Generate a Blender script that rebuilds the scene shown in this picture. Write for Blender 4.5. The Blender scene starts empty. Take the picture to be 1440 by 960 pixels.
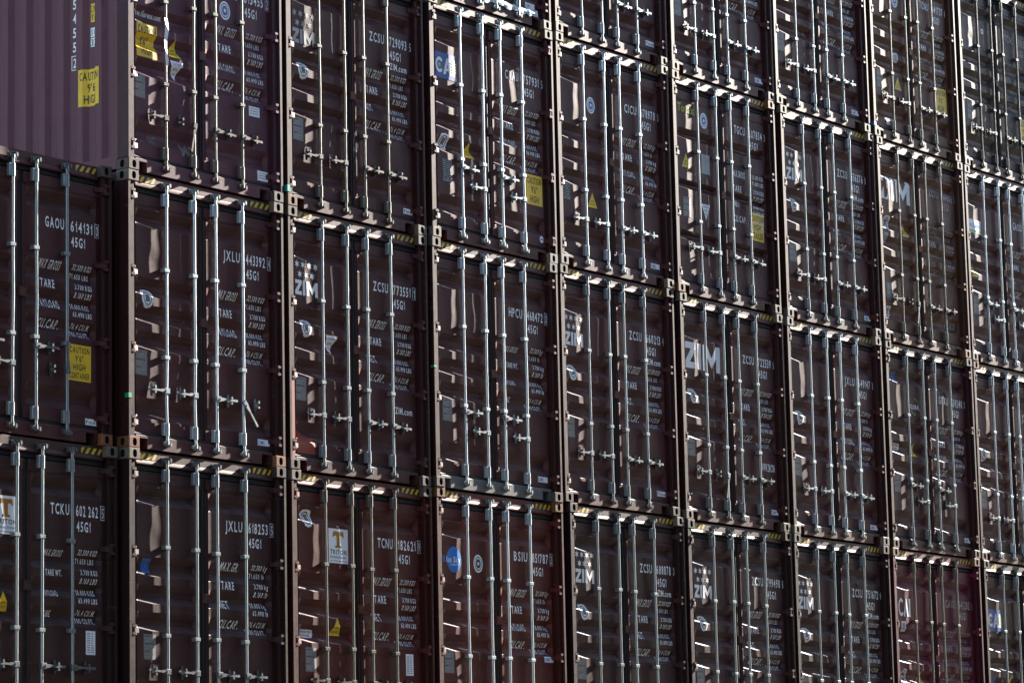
import bpy, math, random, bisect
from mathutils import Matrix, Vector, noise as mnoise

random.seed(7)
S = bpy.context.scene
COL = S.collection
H = 2.905            # stacking height
P = 2.515            # column pitch
Z0 = 3 * H           # height of the seam between the rows r0 and r1

# ------------------------------------------------------------------ camera
CAM = dict(pos=(-24.422, -23.285, -7.463), a=-.926, b=.164, g=.022, f=4660.632)
def cam_matrix():
    R = (Matrix.Rotation(CAM['a'], 3, 'Z') @ Matrix.Rotation(CAM['b'], 3, 'X') @ Matrix.Rotation(CAM['g'], 3, 'Y'))
    r, f, u = R.col[0], R.col[1], R.col[2]
    M = Matrix((r, u, -f)).transposed().to_4x4()
    M.translation = Vector(CAM['pos']) + Vector((0, 0, Z0))
    return M
cd = bpy.data.cameras.new('camera'); cam = bpy.data.objects.new('camera', cd); COL.objects.link(cam)
cam.matrix_world = cam_matrix()
cd.sensor_width = 36; cd.lens = CAM['f'] / 1440 * 36
cd.clip_start = .5; cd.clip_end = 3000
cd.dof.use_dof = True; cd.dof.focus_distance = 37.0; cd.dof.aperture_fstop = 14.0
S.camera = cam

# ------------------------------------------------------------------ light
SUN_DIR = Vector((1.0, -.098, .44)).normalized()     # from the wall towards the sun
el = math.asin(SUN_DIR.z); az = math.atan2(SUN_DIR.x, SUN_DIR.y)
W = bpy.data.worlds.new('World'); S.world = W; W.use_nodes = True
nt = W.node_tree; nt.nodes.clear()
sky = nt.nodes.new('ShaderNodeTexSky'); sky.sky_type = 'NISHITA'; sky.sun_disc = False
sky.sun_elevation = el; sky.sun_rotation = az
sky.air_density = 1.0; sky.dust_density = .3; sky.ozone_density = 1.0
bg = nt.nodes.new('ShaderNodeBackground'); bg.inputs[1].default_value = .05
wo = nt.nodes.new('ShaderNodeOutputWorld')
nt.links.new(sky.outputs[0], bg.inputs[0]); nt.links.new(bg.outputs[0], wo.inputs[0])
ld = bpy.data.lights.new('sun', 'SUN'); ld.energy = 5; ld.angle = math.radians(.53); ld.color = (1, .93, .83)
sun = bpy.data.objects.new('sun', ld); COL.objects.link(sun)
sun.rotation_euler = (-SUN_DIR).to_track_quat('-Z', 'Y').to_euler(); sun.location = (30, -20, 40)
S.view_settings.view_transform = 'Standard'; S.view_settings.look = 'None'
S.view_settings.gamma = 1; S.view_settings.use_curve_mapping = False
S.view_settings.exposure = 2.65
S.render.engine = 'CYCLES'

# ------------------------------------------------------------------ materials
class N:
    """small node-tree helper"""
    def __init__(s, name):
        s.m = bpy.data.materials.new(name); s.m.use_nodes = True
        s.t = s.m.node_tree; s.t.nodes.clear()
        s.b = s.n('ShaderNodeBsdfPrincipled'); o = s.n('ShaderNodeOutputMaterial'); s.l(s.b.outputs[0], o.inputs[0])
    def n(s, k, **kw):
        x = s.t.nodes.new(k)
        for a, v in kw.items(): setattr(x, a, v)
        return x
    def l(s, a, b): s.t.links.new(a, b)
    def put(s, sock, v):
        if hasattr(v, 'links') or isinstance(v, bpy.types.NodeSocket): s.l(v, sock)
        else: sock.default_value = v
    def math(s, op, a, b=0.0, clamp=False):
        x = s.n('ShaderNodeMath', operation=op); x.use_clamp = clamp
        s.put(x.inputs[0], a); s.put(x.inputs[1], b); return x.outputs[0]
    def ramp(s, v, lo, hi, a=0.0, b=1.0):
        x = s.n('ShaderNodeMapRange'); s.put(x.inputs[0], v)
        for i, q in enumerate((lo, hi, a, b)): s.put(x.inputs[1 + i], q)
        return x.outputs[0]
    def mix(s, f, a, b, mode='MIX'):
        x = s.n('ShaderNodeMix', data_type='RGBA', blend_type=mode)
        s.put(x.inputs[0], f); s.put(x.inputs[6], a); s.put(x.inputs[7], b); return x.outputs[2]
    def coords(s):
        tc = s.n('ShaderNodeTexCoord'); oi = s.n('ShaderNodeObjectInfo')
        add = s.n('ShaderNodeVectorMath', operation='ADD')
        mul = s.n('ShaderNodeVectorMath', operation='SCALE'); mul.inputs[0].default_value = (37, 91, 53)
        s.l(oi.outputs['Random'], mul.inputs['Scale']); s.l(tc.outputs['Object'], add.inputs[0]); s.l(mul.outputs[0], add.inputs[1])
        s.oi = oi; return add.outputs[0]
    def noise(s, v, scale, detail=4, rough=.6, sc=None):
        if sc:
            mp = s.n('ShaderNodeMapping'); s.l(v, mp.inputs[0]); mp.inputs['Scale'].default_value = sc; v = mp.outputs[0]
        x = s.n('ShaderNodeTexNoise'); s.l(v, x.inputs['Vector'])
        x.inputs['Scale'].default_value = scale; x.inputs['Detail'].default_value = detail; x.inputs['Roughness'].default_value = rough
        return x.outputs[0]
    def bump(s, h, strength, dist=.01):
        x = s.n('ShaderNodeBump'); s.l(h, x.inputs['Height']); x.inputs['Strength'].default_value = strength
        x.inputs['Distance'].default_value = dist; s.l(x.outputs[0], s.b.inputs['Normal'])

def mat_paint():
    k = N('container_paint'); v = k.coords(); oi = k.oi
    base, dirt = oi.outputs['Color'], oi.outputs['Alpha']
    big = k.noise(v, 1.1, 5, .6); fine = k.noise(v, 9, 6, .7); streak = k.noise(v, 2.2, 5, .65, (7, 7, .35))
    c = k.mix(k.ramp(big, .3, .75, 0, .35), base, k.mix(1.0, base, (.62, .62, .66, 1), 'MULTIPLY'))
    dust = k.math('MULTIPLY', k.ramp(streak, .48, .8), k.math('ADD', k.math('MULTIPLY', dirt, .45), .0))
    c = k.mix(dust, c, (.10, .078, .064, 1))
    blk = k.math('MULTIPLY', k.ramp(k.noise(v, 3.1, 6, .7, (3, 3, .8)), .55, .8), k.math('ADD', k.math('MULTIPLY', dirt, .7), .2))
    c = k.mix(blk, c, (.016, .014, .013, 1))
    scr = k.math('MULTIPLY', k.ramp(k.noise(v, 5, 2, .5, (1.2, 1.2, 13)), .69, .71), .3)
    c = k.mix(scr, c, (.17, .13, .12, 1))
    th = k.ramp(dirt, 0, 1, .735, .6)
    rust = k.ramp(k.noise(v, 5.5, 8, .75), th, k.math('ADD', th, .05))
    c = k.mix(k.math('MULTIPLY', rust, .75), c, k.mix(fine, (.1, .035, .014, 1), (.05, .022, .013, 1)))
    k.l(c, k.b.inputs['Base Color'])
    r = k.math('ADD', k.ramp(fine, .3, .7, .38, .52), k.math('MULTIPLY', rust, .3)); k.l(r, k.b.inputs['Roughness'])
    k.b.inputs['Specular IOR Level'].default_value = .2; k.b.inputs['Specular Tint'].default_value = (1, .86, .86, 1)
    k.bump(k.noise(v, 22, 4, .6), .07, .006)
    return k.m
def mat_metal():
    k = N('galvanised_steel'); v = k.coords(); oi = k.oi
    n = k.noise(v, 14, 5, .65); s = k.noise(v, 3, 5, .7, (5, 5, 1.2))
    c = k.mix(k.ramp(n, .3, .75, 0, .45), oi.outputs['Color'], k.mix(1.0, oi.outputs['Color'], (.55, .55, .56, 1), 'MULTIPLY'))
    c = k.mix(k.math('MULTIPLY', k.ramp(s, .6, .72), oi.outputs['Alpha']), c, (.10, .055, .03, 1))
    k.l(c, k.b.inputs['Base Color']); k.b.inputs['Metallic'].default_value = .6
    k.l(k.ramp(n, .3, .7, .27, .42), k.b.inputs['Roughness'])
    k.bump(n, .1, .004)
    return k.m
def mat_flat(name, col, rough=.5, dirt=.25, spec=.4, dcol=(.06, .05, .045, 1)):
    k = N(name); v = k.coords()
    n = k.noise(v, 6, 6, .7); m = k.noise(v, 30, 4, .7)
    c = k.mix(k.math('MULTIPLY', k.ramp(n, .45, .75), dirt), (*col, 1), dcol)
    c = k.mix(k.math('MULTIPLY', k.ramp(m, .6, .72), dirt), c, dcol)
    k.l(c, k.b.inputs['Base Color']); k.b.inputs['Roughness'].default_value = rough
    k.b.inputs['Specular IOR Level'].default_value = spec
    return k.m
PAINT = mat_paint(); METAL = mat_metal()
RUBBER = mat_flat('gasket_rubber', (.007, .009, .0095), .6, .3, .2, (.025, .025, .022, 1))
WHITE = mat_flat('white_lettering', (.90, .905, .91), .45, .15)
DIMWHITE = mat_flat('worn_white_lettering', (.45, .45, .44), .6, .6)
YELLOW = mat_flat('yellow_film', (.86, .55, .012), .4, .2)
HAZARD = mat_flat('worn_hazard_yellow', (.72, .45, .015), .5, .75)
BLACK = mat_flat('black_film', (.013, .013, .013), .45, .15)
BLUE = mat_flat('blue_film', (.02, .09, .33), .4, .15)
LBLUE = mat_flat('light_blue_film', (.02, .2, .62), .4, .12)
GREEN = mat_flat('green_film', (.12, .42, .06), .4, .15)
LIME = mat_flat('lime_lettering', (.52, .62, .05), .5, .2)
ORANGE = mat_flat('bronze_film', (.42, .19, .02), .4, .1)
PLATE = mat_flat('aluminium_plate', (.20, .20, .185), .5, .4, .5)
GREYF = mat_flat('grey_film', (.33, .35, .37), .5, .4)
PRIMER = mat_flat('red_primer', (.30, .038, .012), .55, .25)
STREAK = mat_flat('rust_streak', (.16, .065, .022), .8, .4)
TAPE = mat_flat('green_tape', (.01, .30, .12), .5, .1)
TEAL = mat_flat('teal_tape', (.02, .36, .31), .5, .1)
INSIDE = mat_flat('painted_inner_shade', (.008, .008, .008), .9, 0)  # near-black stands in for the shade inside casting holes and under the floor
def mat_ground():
    k = N('yard_asphalt'); tc = k.n('ShaderNodeTexCoord'); v = tc.outputs['Object']
    n = k.noise(v, .25, 6, .65); m = k.noise(v, 30, 5, .7)
    c = k.mix(n, (.013, .013, .014, 1), (.021, .021, .020, 1)); c = k.mix(k.ramp(m, .4, .7, 0, .4), c, (.026, .026, .025, 1))
    k.l(c, k.b.inputs['Base Color']); k.b.inputs['Roughness'].default_value = .85; k.bump(m, .4, .01)
    return k.m
GROUND = mat_ground()

# ------------------------------------------------------------------ mesh helpers
class MB:
    def __init__(s): s.v = []; s.f = []; s.m = []; s.mats = []
    def mi(s, mat):
        if mat not in s.mats: s.mats.append(mat)
        return s.mats.index(mat)
    def add(s, vs, fs, mat):
        o = len(s.v); s.v += [tuple(p) for p in vs]; i = s.mi(mat)
        for f in fs: s.f.append([o + q for q in f]); s.m.append(i)
    def box(s, x0, x1, y0, y1, z0, z1, mat, skip=''):
        v = [(x0,y0,z0),(x1,y0,z0),(x1,y1,z0),(x0,y1,z0),(x0,y0,z1),(x1,y0,z1),(x1,y1,z1),(x0,y1,z1)]
        s.add(v, [(3,2,1,0),(4,5,6,7),(0,1,5,4),(1,2,6,5),(2,3,7,6),(3,0,4,7)], mat)
    def cbox(s, x0, x1, y0, y1, z0, z1, c, mat):
        """box with chamfered vertical and front edges (front = y0)"""
        def ring(y, d): return [(x0+d,y,z0+d),(x1-d,y,z0+d),(x1-d,y,z1-d),(x0+d,y,z1-d)]
        v = ring(y0, c) + ring(y0 + c, 0) + ring(y1, 0)
        f = [(0,1,2,3)]
        for a in (0, 4):
            for i in range(4): j = (i+1) % 4; f.append((a+i, a+4+i, a+4+j, a+j))
        f.append((11,10,9,8)); s.add(v, f, mat)
    def cyl(s, p, q, r, mat, n=10, r2=None, caps=True):
        p, q = Vector(p), Vector(q); d = (q - p).normalized()
        a = d.orthogonal().normalized(); b = d.cross(a); r2 = r if r2 is None else r2
        v = [p + (a*math.cos(t)+b*math.sin(t))*r for t in [2*math.pi*i/n for i in range(n)]]
        v += [q + (a*math.cos(t)+b*math.sin(t))*r2 for t in [2*math.pi*i/n for i in range(n)]]
        f = [(i, (i+1) % n, n+(i+1) % n, n+i) for i in range(n)]
        if caps: f += [tuple(range(n-1, -1, -1)), tuple(range(n, 2*n))]
        s.add(v, f, mat)
    def tube(s, pts, r, mat, n=10):
        v = []; f = []
        for p in pts: v += [(p[0]+r*math.cos(2*math.pi*i/n), p[1]+r*math.sin(2*math.pi*i/n), p[2]) for i in range(n)]
        for k in range(len(pts)-1):
            for i in range(n): j = (i+1) % n; f.append((k*n+i, k*n+j, k*n+n+j, k*n+n+i))
        f += [tuple(range(n-1,-1,-1)), tuple(range((len(pts)-1)*n, len(pts)*n))]
        s.add(v, f, mat)
    def prism_x(s, prof, x0, x1, mat):
        n = len(prof); v = [(x0, y, z) for y, z in prof] + [(x1, y, z) for y, z in prof]
        f = [(i, (i+1) % n, n+(i+1) % n, n+i) for i in range(n)] + [tuple(range(n-1,-1,-1)), tuple(range(n, 2*n))]
        s.add(v, f, mat)
    def prism_z(s, prof, z0, z1, mat):
        n = len(prof); v = [(x, y, z0) for x, y in prof] + [(x, y, z1) for x, y in prof]
        f = [(i, (i+1) % n, n+(i+1) % n, n+i) for i in range(n)] + [tuple(range(n-1,-1,-1)), tuple(range(n, 2*n))]
        s.add(v, f, mat)
    def prism_y(s, prof, y0, y1, mat):
        n = len(prof); v = [(x, y0, z) for x, z in prof] + [(x, y1, z) for x, z in prof]
        f = [(i, (i+1) % n, n+(i+1) % n, n+i) for i in range(n)] + [tuple(range(n-1,-1,-1)), tuple(range(n, 2*n))]
        s.add(v, f, mat)
    def mesh(s, name, smooth=None, fix=True):
        m = bpy.data.meshes.new(name); m.from_pydata(s.v, [], s.f)
        for q in s.mats: m.materials.append(q)
        m.polygons.foreach_set('material_index', s.m)
        if fix:
            import bmesh
            b = bmesh.new(); b.from_mesh(m); bmesh.ops.recalc_face_normals(b, faces=b.faces); b.to_mesh(m); b.free()
        if smooth is not None:
            m.polygons.foreach_set('use_smooth', [True]*len(m.polygons)); m.set_sharp_from_angle(angle=math.radians(smooth))
        m.update(); return m

# ------------------------------------------------------------------ glyphs (default font, meshed once per character)
CH = sorted(set('ABCDEFGHIJKLMNOPQRSTUVWXYZ0123456789abcdefghijklmnopqrstuvwxyz.,\'"³'))
GL = {}
def make_glyphs():
    obs = []
    for c in CH:
        cu = bpy.data.curves.new('g', 'FONT'); cu.body = c; cu.size = 1; cu.resolution_u = 2; cu.offset = .02
        o = bpy.data.objects.new('g', cu); COL.objects.link(o); obs.append(o)
    dg = bpy.context.evaluated_depsgraph_get()
    for c, o in zip(CH, obs):
        m = bpy.data.meshes.new_from_object(o.evaluated_get(dg))
        vs = [(p.co.x, p.co.y) for p in m.vertices]; m.calc_loop_triangles()
        tr = [tuple(t.vertices) for t in m.loop_triangles]
        xs = [p[0] for p in vs] or [0, .2]
        GL[c] = (vs, tr, min(xs), max(xs)); bpy.data.meshes.remove(m)
    for o in obs:
        cu = o.data; bpy.data.objects.remove(o); bpy.data.curves.remove(cu)
make_glyphs()
GL['1'] = ([(.17,0),(.27,0),(.27,.72),(.17,.72),(.17,.6),(.04,.5),(.04,.4),(.17,.5)], [(0,1,2),(0,2,3),(4,5,6),(4,6,7)], .04, .27)
CAPH = max(p[1] for p in GL['H'][0])

class Flat:
    """flat print: convex polygons in (x, z) with a material and a layer number"""
    def __init__(s): s.p = []
    def poly(s, pts, mat, layer=0): s.p.append((list(pts), mat, layer)); return s
    def rect(s, x0, x1, z0, z1, mat, layer=0): return s.poly([(x0,z0),(x1,z0),(x1,z1),(x0,z1)], mat, layer)
    def disc(s, x, z, rx, rz, mat, layer=0, n=20):
        return s.poly([(x+rx*math.cos(2*math.pi*i/n), z+rz*math.sin(2*math.pi*i/n)) for i in range(n)], mat, layer)
    def ring(s, x, z, rx, rz, w, mat, layer=0, n=20, a0=0, a1=2*math.pi):
        for i in range(n):
            t, u = a0+(a1-a0)*i/n, a0+(a1-a0)*(i+1)/n; k = 1-w
            s.poly([(x+rx*math.cos(t), z+rz*math.sin(t)), (x+rx*math.cos(u), z+rz*math.sin(u)),
                    (x+rx*k*math.cos(u), z+rz*k*math.sin(u)), (x+rx*k*math.cos(t), z+rz*k*math.sin(t))], mat, layer)
        return s
    def star(s, x, z, r, mat, layer=0, n=6, inner=.45, sx=1.0):
        q = [(x+sx*(r if i % 2 == 0 else r*inner)*math.sin(math.pi*i/n), z+(r if i % 2 == 0 else r*inner)*math.cos(math.pi*i/n)) for i in range(2*n)]
        for i in range(2*n): s.poly([(x, z), q[i], q[(i+1) % (2*n)]], mat, layer)
        return s
    def frame(s, x0, x1, z0, z1, w, mat, layer=0):
        s.rect(x0, x1, z0, z0+w, mat, layer); s.rect(x0, x1, z1-w, z1, mat, layer)
        s.rect(x0, x0+w, z0+w, z1-w, mat, layer); s.rect(x1-w, x1, z0+w, z1-w, mat, layer); return s
    def text(s, t, x0, z0, h, w=None, mat=None, layer=0, cond=.62, gap=.16, bold=0.0, center=False, slant=0.0):
        """left x0, baseline z0, cap height h; stretched to width w when given"""
        mat = mat or WHITE; k = h / CAPH; pen = 0; parts = []
        for c in t:
            if c == ' ': pen += .38; continue
            if c not in GL: continue
            vs, tr, a, b = GL[c]; parts.append((vs, tr, pen - a)); pen += (b - a) + gap
        tot = max(pen - gap, .05); kx = w / tot if w else k * cond
        if center: x0 -= tot * kx / 2
        for vs, tr, off in parts:
            for f in tr:
                s.poly([(x0 + (vs[i][0]+off)*kx + slant*vs[i][1]*k, z0 + vs[i][1]*k) for i in f], mat, layer)
        return s
    def moved(s, dx, dz):
        for i, (p, m, l) in enumerate(s.p): s.p[i] = ([(x+dx, z+dz) for x, z in p], m, l)
        return s

def clip(poly, ax, c, keep_low):
    out = []; n = len(poly)
    for i in range(n):
        a, b = poly[i], poly[(i+1) % n]
        ia = (a[ax] <= c) if keep_low else (a[ax] >= c); ib = (b[ax] <= c) if keep_low else (b[ax] >= c)
        if ia: out.append(a)
        if ia != ib:
            t = (c - a[ax]) / (b[ax] - a[ax]); q = [a[0]+t*(b[0]-a[0]), a[1]+t*(b[1]-a[1])]; q[ax] = c; out.append(tuple(q))
    return out
def conform(flat, name, func, breaks, ax, breaks2=None):
    """lay flat print on a folded sheet: cut at the folds, then push every vertex to func(x, z, lift)"""
    mb = MB(); cuts = [-99] + sorted(breaks) + [99]
    for pts, mat, layer in flat.p:
        lo = min(p[ax] for p in pts); hi = max(p[ax] for p in pts)
        if hi - lo < 1e-6: continue
        for a, b in zip(cuts, cuts[1:]):
            if b <= lo + 1e-7 or a >= hi - 1e-7: continue
            q = pts
            if a > lo: q = clip(q, ax, a, False)
            if b < hi: q = clip(q, ax, b, True)
            pieces = [q]
            if breaks2 and len(q) >= 3:
                pieces = []; l2 = min(p[1-ax] for p in q); h2 = max(p[1-ax] for p in q); c2 = [-99] + breaks2 + [99]
                for a2, b2 in zip(c2, c2[1:]):
                    if b2 <= l2 + 1e-7 or a2 >= h2 - 1e-7: continue
                    w = q
                    if a2 > l2: w = clip(w, 1-ax, a2, False)
                    if b2 < h2: w = clip(w, 1-ax, b2, True)
                    pieces.append(w)
            for q in pieces:
                if len(q) < 3: continue
                A = sum(q[i][0]*q[(i+1) % len(q)][1]-q[(i+1) % len(q)][0]*q[i][1] for i in range(len(q)))
                if abs(A) < 1e-8: continue
                if A < 0: q = q[::-1]
                mb.add([func(x, z, .0016 + .0009*layer) for x, z in q], [tuple(range(len(q)))], mat)
    return mb.mesh(name, fix=False) if mb.f else None

# ------------------------------------------------------------------ container parts (x across, y into the box, z up)
CW, CHT, CL = 2.438, 2.904, 12.192
D = .0745              # depth of the proud door plane behind the post lips
RODY = .0400          # centre of the locking bars
RX = (.62, 1.052, 1.388, 1.822)
DOORS = ((.142, 1.168), (1.226, 2.318))
RECESS = .056
# (z, recess share) of the pressed door sheet
PROF_A = [(.185,0),(.325,0),(.405,1),(.455,1),(.55,0),(1.052,0),(1.128,1),(1.17,1),(1.245,0),(1.33,0),(1.406,1),(1.45,1),(1.525,0),
          (1.61,0),(1.688,1),(1.735,1),(1.812,0),(2.345,0),(2.428,1),(2.448,1),(2.53,0),(2.685,0)]
PROF_B = [(.185,0),(.325,0),(.73,0),(.775,1),(.80,1),(.85,0),(1.40,0),(1.445,1),(1.47,1),(1.52,0),(2.06,0),(2.105,1),(2.13,1),(2.20,0),(2.685,0)]
def prof(pr, z):
    for (a, p), (b, q) in zip(pr, pr[1:]):
        if a <= z <= b: return p + (q-p)*(z-a)/(b-a)
    return 0.0
def door_y(side, var, x, z):
    pr = PROF_B if var == 9 else PROF_A
    x0, x1 = DOORS[side]; e = min(x-(x0+.05), (x1-.05)-x)
    fx = max(0, min(1, e/.034))
    y = D + RECESS*prof(pr, z)*fx + .009*max(0, min(1, -e/.012))
    inside = max(0, min(1, e/.15)) * max(0, min(1, (z-.3)/.15)) * max(0, min(1, (2.57-z)/.15))
    amp = .0056 if var != 4 else .011
    y += amp*inside*(mnoise.noise(Vector((x*2.3+11*var+5*side, z*1.5+3*var, 1.7*var))) + .5*mnoise.noise(Vector((x*6+7*var, z*4.5+side, 9.2))))
    y += .0022*inside
    return y
def door_breaks(var):
    zs = [z for z, _ in (PROF_B if var == 9 else PROF_A)]
    out = []
    for a, b in zip(zs, zs[1:]):
        n = max(1, round((b-a)/.055))
        out += [a+(b-a)*i/n for i in range(n)]
    return out + [zs[-1]]
def door_xs(side):
    x0, x1 = DOORS[side]; n = 22; a, b = x0+.084, x1-.084
    return [x0, x0+.038, x0+.05, x0+.084] + [a+(b-a)*i/n for i in range(1, n+1)] + [x1-.05, x1-.038, x1]
GRID = {}
def door_surf(side, var, x, z):
    """height of the meshed door sheet (bilinear between its grid points)"""
    if (side, var) not in GRID:
        xs, zs = door_xs(side), door_breaks(var)
        GRID[side, var] = (xs, zs, [[door_y(side, var, p, q) for p in xs] for q in zs])
    xs, zs, Y = GRID[side, var]
    i = max(0, min(len(xs)-2, bisect.bisect_right(xs, x)-1)); j = max(0, min(len(zs)-2, bisect.bisect_right(zs, z)-1))
    u = (x-xs[i])/(xs[i+1]-xs[i]); v = (z-zs[j])/(zs[j+1]-zs[j])
    return (Y[j][i]*(1-u)+Y[j][i+1]*u)*(1-v) + (Y[j+1][i]*(1-u)+Y[j+1][i+1]*u)*v
def door_mesh(side, var):
    x0, x1 = DOORS[side]; mb = MB()
    xs = door_xs(side)
    zs = door_breaks(var)
    v = [(x, door_y(side, var, x, z), z) for z in zs for x in xs]; nx = len(xs)
    f = [(j*nx+i, j*nx+i+1, (j+1)*nx+i+1, (j+1)*nx+i) for j in range(len(zs)-1) for i in range(nx-1)]
    # returned edges of the door frame
    back = D + .064; o = len(v)
    loop = [(0, i) for i in range(nx)] + [(j, nx-1) for j in range(1, len(zs))] + [(len(zs)-1, i) for i in range(nx-2, -1, -1)] + [(j, 0) for j in range(len(zs)-2, 0, -1)]
    for j, i in loop: v.append((xs[i], back, zs[j]))
    L = len(loop)
    for k in range(L):
        j, i = loop[k]; j2, i2 = loop[(k+1) % L]
        f.append((j2*nx+i2, j*nx+i, o+k, o+(k+1) % L))
    mb.add(v, f, PAINT)
    # top rail plate and weld bead, bottom rail plate
    mb.box(x0+.004, x1-.004, D-.005, D+.01, 2.574, 2.681, PAINT)
    mb.box(x0+.004, x1-.004, D-.004, D+.01, .19, .296, PAINT)
    mb.box(x0+.03, x1-.03, D-.004, D+.006, 2.557, 2.5665, PAINT)
    return mb.mesh('door', smooth=24, fix=False)
DOOR = {}
def get_door(side, var):
    if (side, var) not in DOOR: DOOR[side, var] = door_mesh(side, var)
    return DOOR[side, var]

def casting_mesh(right, top):
    mb = MB(); w, d, h = .162, .178, .118; y0 = -.004; c = .007
    def holed(org, ux, uz, un, W_, H_, cx, cz, rx, rz):
        """rectangle with an oval hole and its throat"""
        org, ux, uz, un = map(Vector, (org, ux, uz, un)); R = []; E = []
        m = 4
        cor = [(c, c), (W_-c, c), (W_-c, H_-c), (c, H_-c)]
        for i in range(4):
            a, b = cor[i], cor[(i+1) % 4]
            for k in range(m): R.append((a[0]+(b[0]-a[0])*k/m, a[1]+(b[1]-a[1])*k/m))
        for p in R:
            t = math.atan2((p[1]-cz)/(H_/2), (p[0]-cx)/(W_/2))
            ct, st = math.cos(t), math.sin(t)
            q = (abs(ct)**2.6+abs(st)**2.6)**(-1/2.6)
            E.append((cx+rx*ct*q, cz+rz*st*q))
        n = len(R); v = [org+ux*p[0]+uz*p[1] for p in R] + [org+ux*p[0]+uz*p[1] for p in E] + [org+ux*p[0]+uz*p[1]+un*.03 for p in E]
        mb.add(v, [(i, (i+1) % n, n+(i+1) % n, n+i) for i in range(n)], PAINT)
        mb.add(v, [(n+i, n+(i+1) % n, 2*n+(i+1) % n, 2*n+i) for i in range(n)], INSIDE)
        mb.add([org+ux*p[0]+uz*p[1]+un*.031 for p in E], [tuple(range(n))], INSIDE)
        # chamfer
        O = [(0, 0), (W_, 0), (W_, H_), (0, H_)]
        v = [org+ux*p[0]+uz*p[1] for p in cor] + [org+ux*p[0]+uz*p[1]+un*c for p in O]
        mb.add(v, [(i, (i+1) % 4, 4+(i+1) % 4, 4+i) for i in range(4)], PAINT)
    # built for the left side, mirrored for the right
    holed((0, y0, 0), (1,0,0), (0,0,1), (0,1,0), w, h, w*.52, h*.5, .030, .041)
    holed((-.004, y0+d, 0), (0,-1,0), (0,0,1), (1,0,0), d, h, d*.5, h*.5, .030, .041)
    a, b = y0+c, y0+d
    mb.add([(0,a,0),(w,a,0),(w,b,0),(0,b,0),(0,a,h),(w,a,h),(w,b,h),(0,b,h)], [(0,1,2,3),(4,5,6,7),(1,2,6,5),(2,3,7,6)], PAINT)
    if right: mb.v = [(CW-x, y, z) for x, y, z in mb.v]
    if top: mb.v = [(x, y, z+CHT-h) for x, y, z in mb.v]
    return mb.mesh('corner_casting')
CAST = {(r, t): casting_mesh(r, t) for r in (0, 1) for t in (0, 1)}

def post_mesh(right):
    mb = MB()
    pr = [(.002,.003),(.005,0),(.037,0),(.040,.003),(.042,.030),(.116,.030),(.120,.034),(.120,.10),(.06,.16),(.002,.16)]
    if right: pr = [(CW-x, y) for x, y in pr]
    mb.prism_z(pr, .1185, CHT-.1185, PAINT)
    # foot gusset on the casting
    g = [(.002,.004),(.15,.02),(.15,.12),(.002,.16)]
    if right: g = [(CW-x, y) for x, y in g]
    mb.prism_z(g, .1182, .1245, PAINT)
    return mb.mesh('corner_post')
POST = [post_mesh(0), post_mesh(1)]
def header_mesh():
    mb = MB()
    mb.prism_x([(.16,2.893),(.072,2.893),(.064,2.886),(.0618,2.80),(.059,2.787),(.047,2.768),(.047,2.757),(.058,2.748),(.16,2.748)], .1622, CW-.1622, PAINT)
    return mb.mesh('door_header')
HEADER = header_mesh()
def sill_mesh():
    mb = MB()
    mb.prism_x([(.0495,.118),(.0495,.142),(.056,.152),(.16,.152),(.16,.118)], .1622, CW-.1622, PAINT)
    for a, b in ((.1622, .205), (.332, CW-.332), (CW-.205, CW-.1622)):
        mb.box(a, b, .0497, .155, .012, .1178, PAINT)
    return mb.mesh('door_sill')
SILL = sill_mesh()
def gasket_mesh():
    mb = MB()
    mb.box(.121, CW-.121, .148, .158, .153, 2.747, RUBBER)
    mb.prism_z([(1.168,.140),(1.168,.08),(1.18,.07),(1.2,.078),(1.215,.07),(1.226,.08),(1.226,.140)], .19, 2.68, RUBBER)
    mb.prism_x([(.140,2.687),(.088,2.687),(.074,2.70),(.082,2.72),(.074,2.737),(.09,2.7475),(.140,2.7475)], .125, CW-.125, RUBBER)
    mb.prism_x([(.140,.1525),(.066,.1525),(.062,.165),(.073,.183),(.140,.183)], .125, CW-.125, RUBBER)
    for a, b in ((.1205, .1415), (2.3185, CW-.1205)):
        mb.box(a, b, .088, .135, .186, 2.684, RUBBER)
    return mb.mesh('door_gasket')
GASKET = gasket_mesh()
def side_prof():
    pts = []; y = .16; pitch = .278; d = .048; i = 0
    pts.append((y, 0)); y += .045
    while y < CL-.25:
        pts += [(y, 0), (y+.052, d), (y+.052+.086, d), (y+.19, 0)]
        y += pitch
    pts.append((CL-.16, 0)); return pts
SP = side_prof()
def side_depth(y):
    for (a, p), (b, q) in zip(SP, SP[1:]):
        if a <= y <= b: return p+(q-p)*(y-a)/(b-a)
    return 0.0
SX = .012
def side_mesh(right):
    mb = MB(); n = len(SP); m = 8
    zs = [.155+(2.80-.155)*i/m for i in range(m+1)]
    v = [(SX+d, y, z) for z in zs for y, d in SP]
    f = [(j*n+i, (j+1)*n+i, (j+1)*n+i+1, j*n+i+1) for j in range(m) for i in range(n-1)]
    mb.add(v, f, PAINT)
    mb.box(.004, .064, .1605, CL-.1, 2.80, CHT-.014, PAINT)
    mb.box(.006, .05, .1605, CL-.1, .02, .1545, PAINT)
    if right: mb.v = [(CW-x, y, z) for x, y, z in mb.v]; mb.f = [q[::-1] for q in mb.f]
    return mb.mesh('side_wall', smooth=20, fix=False)
SIDE = [side_mesh(0), side_mesh(1)]
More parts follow.
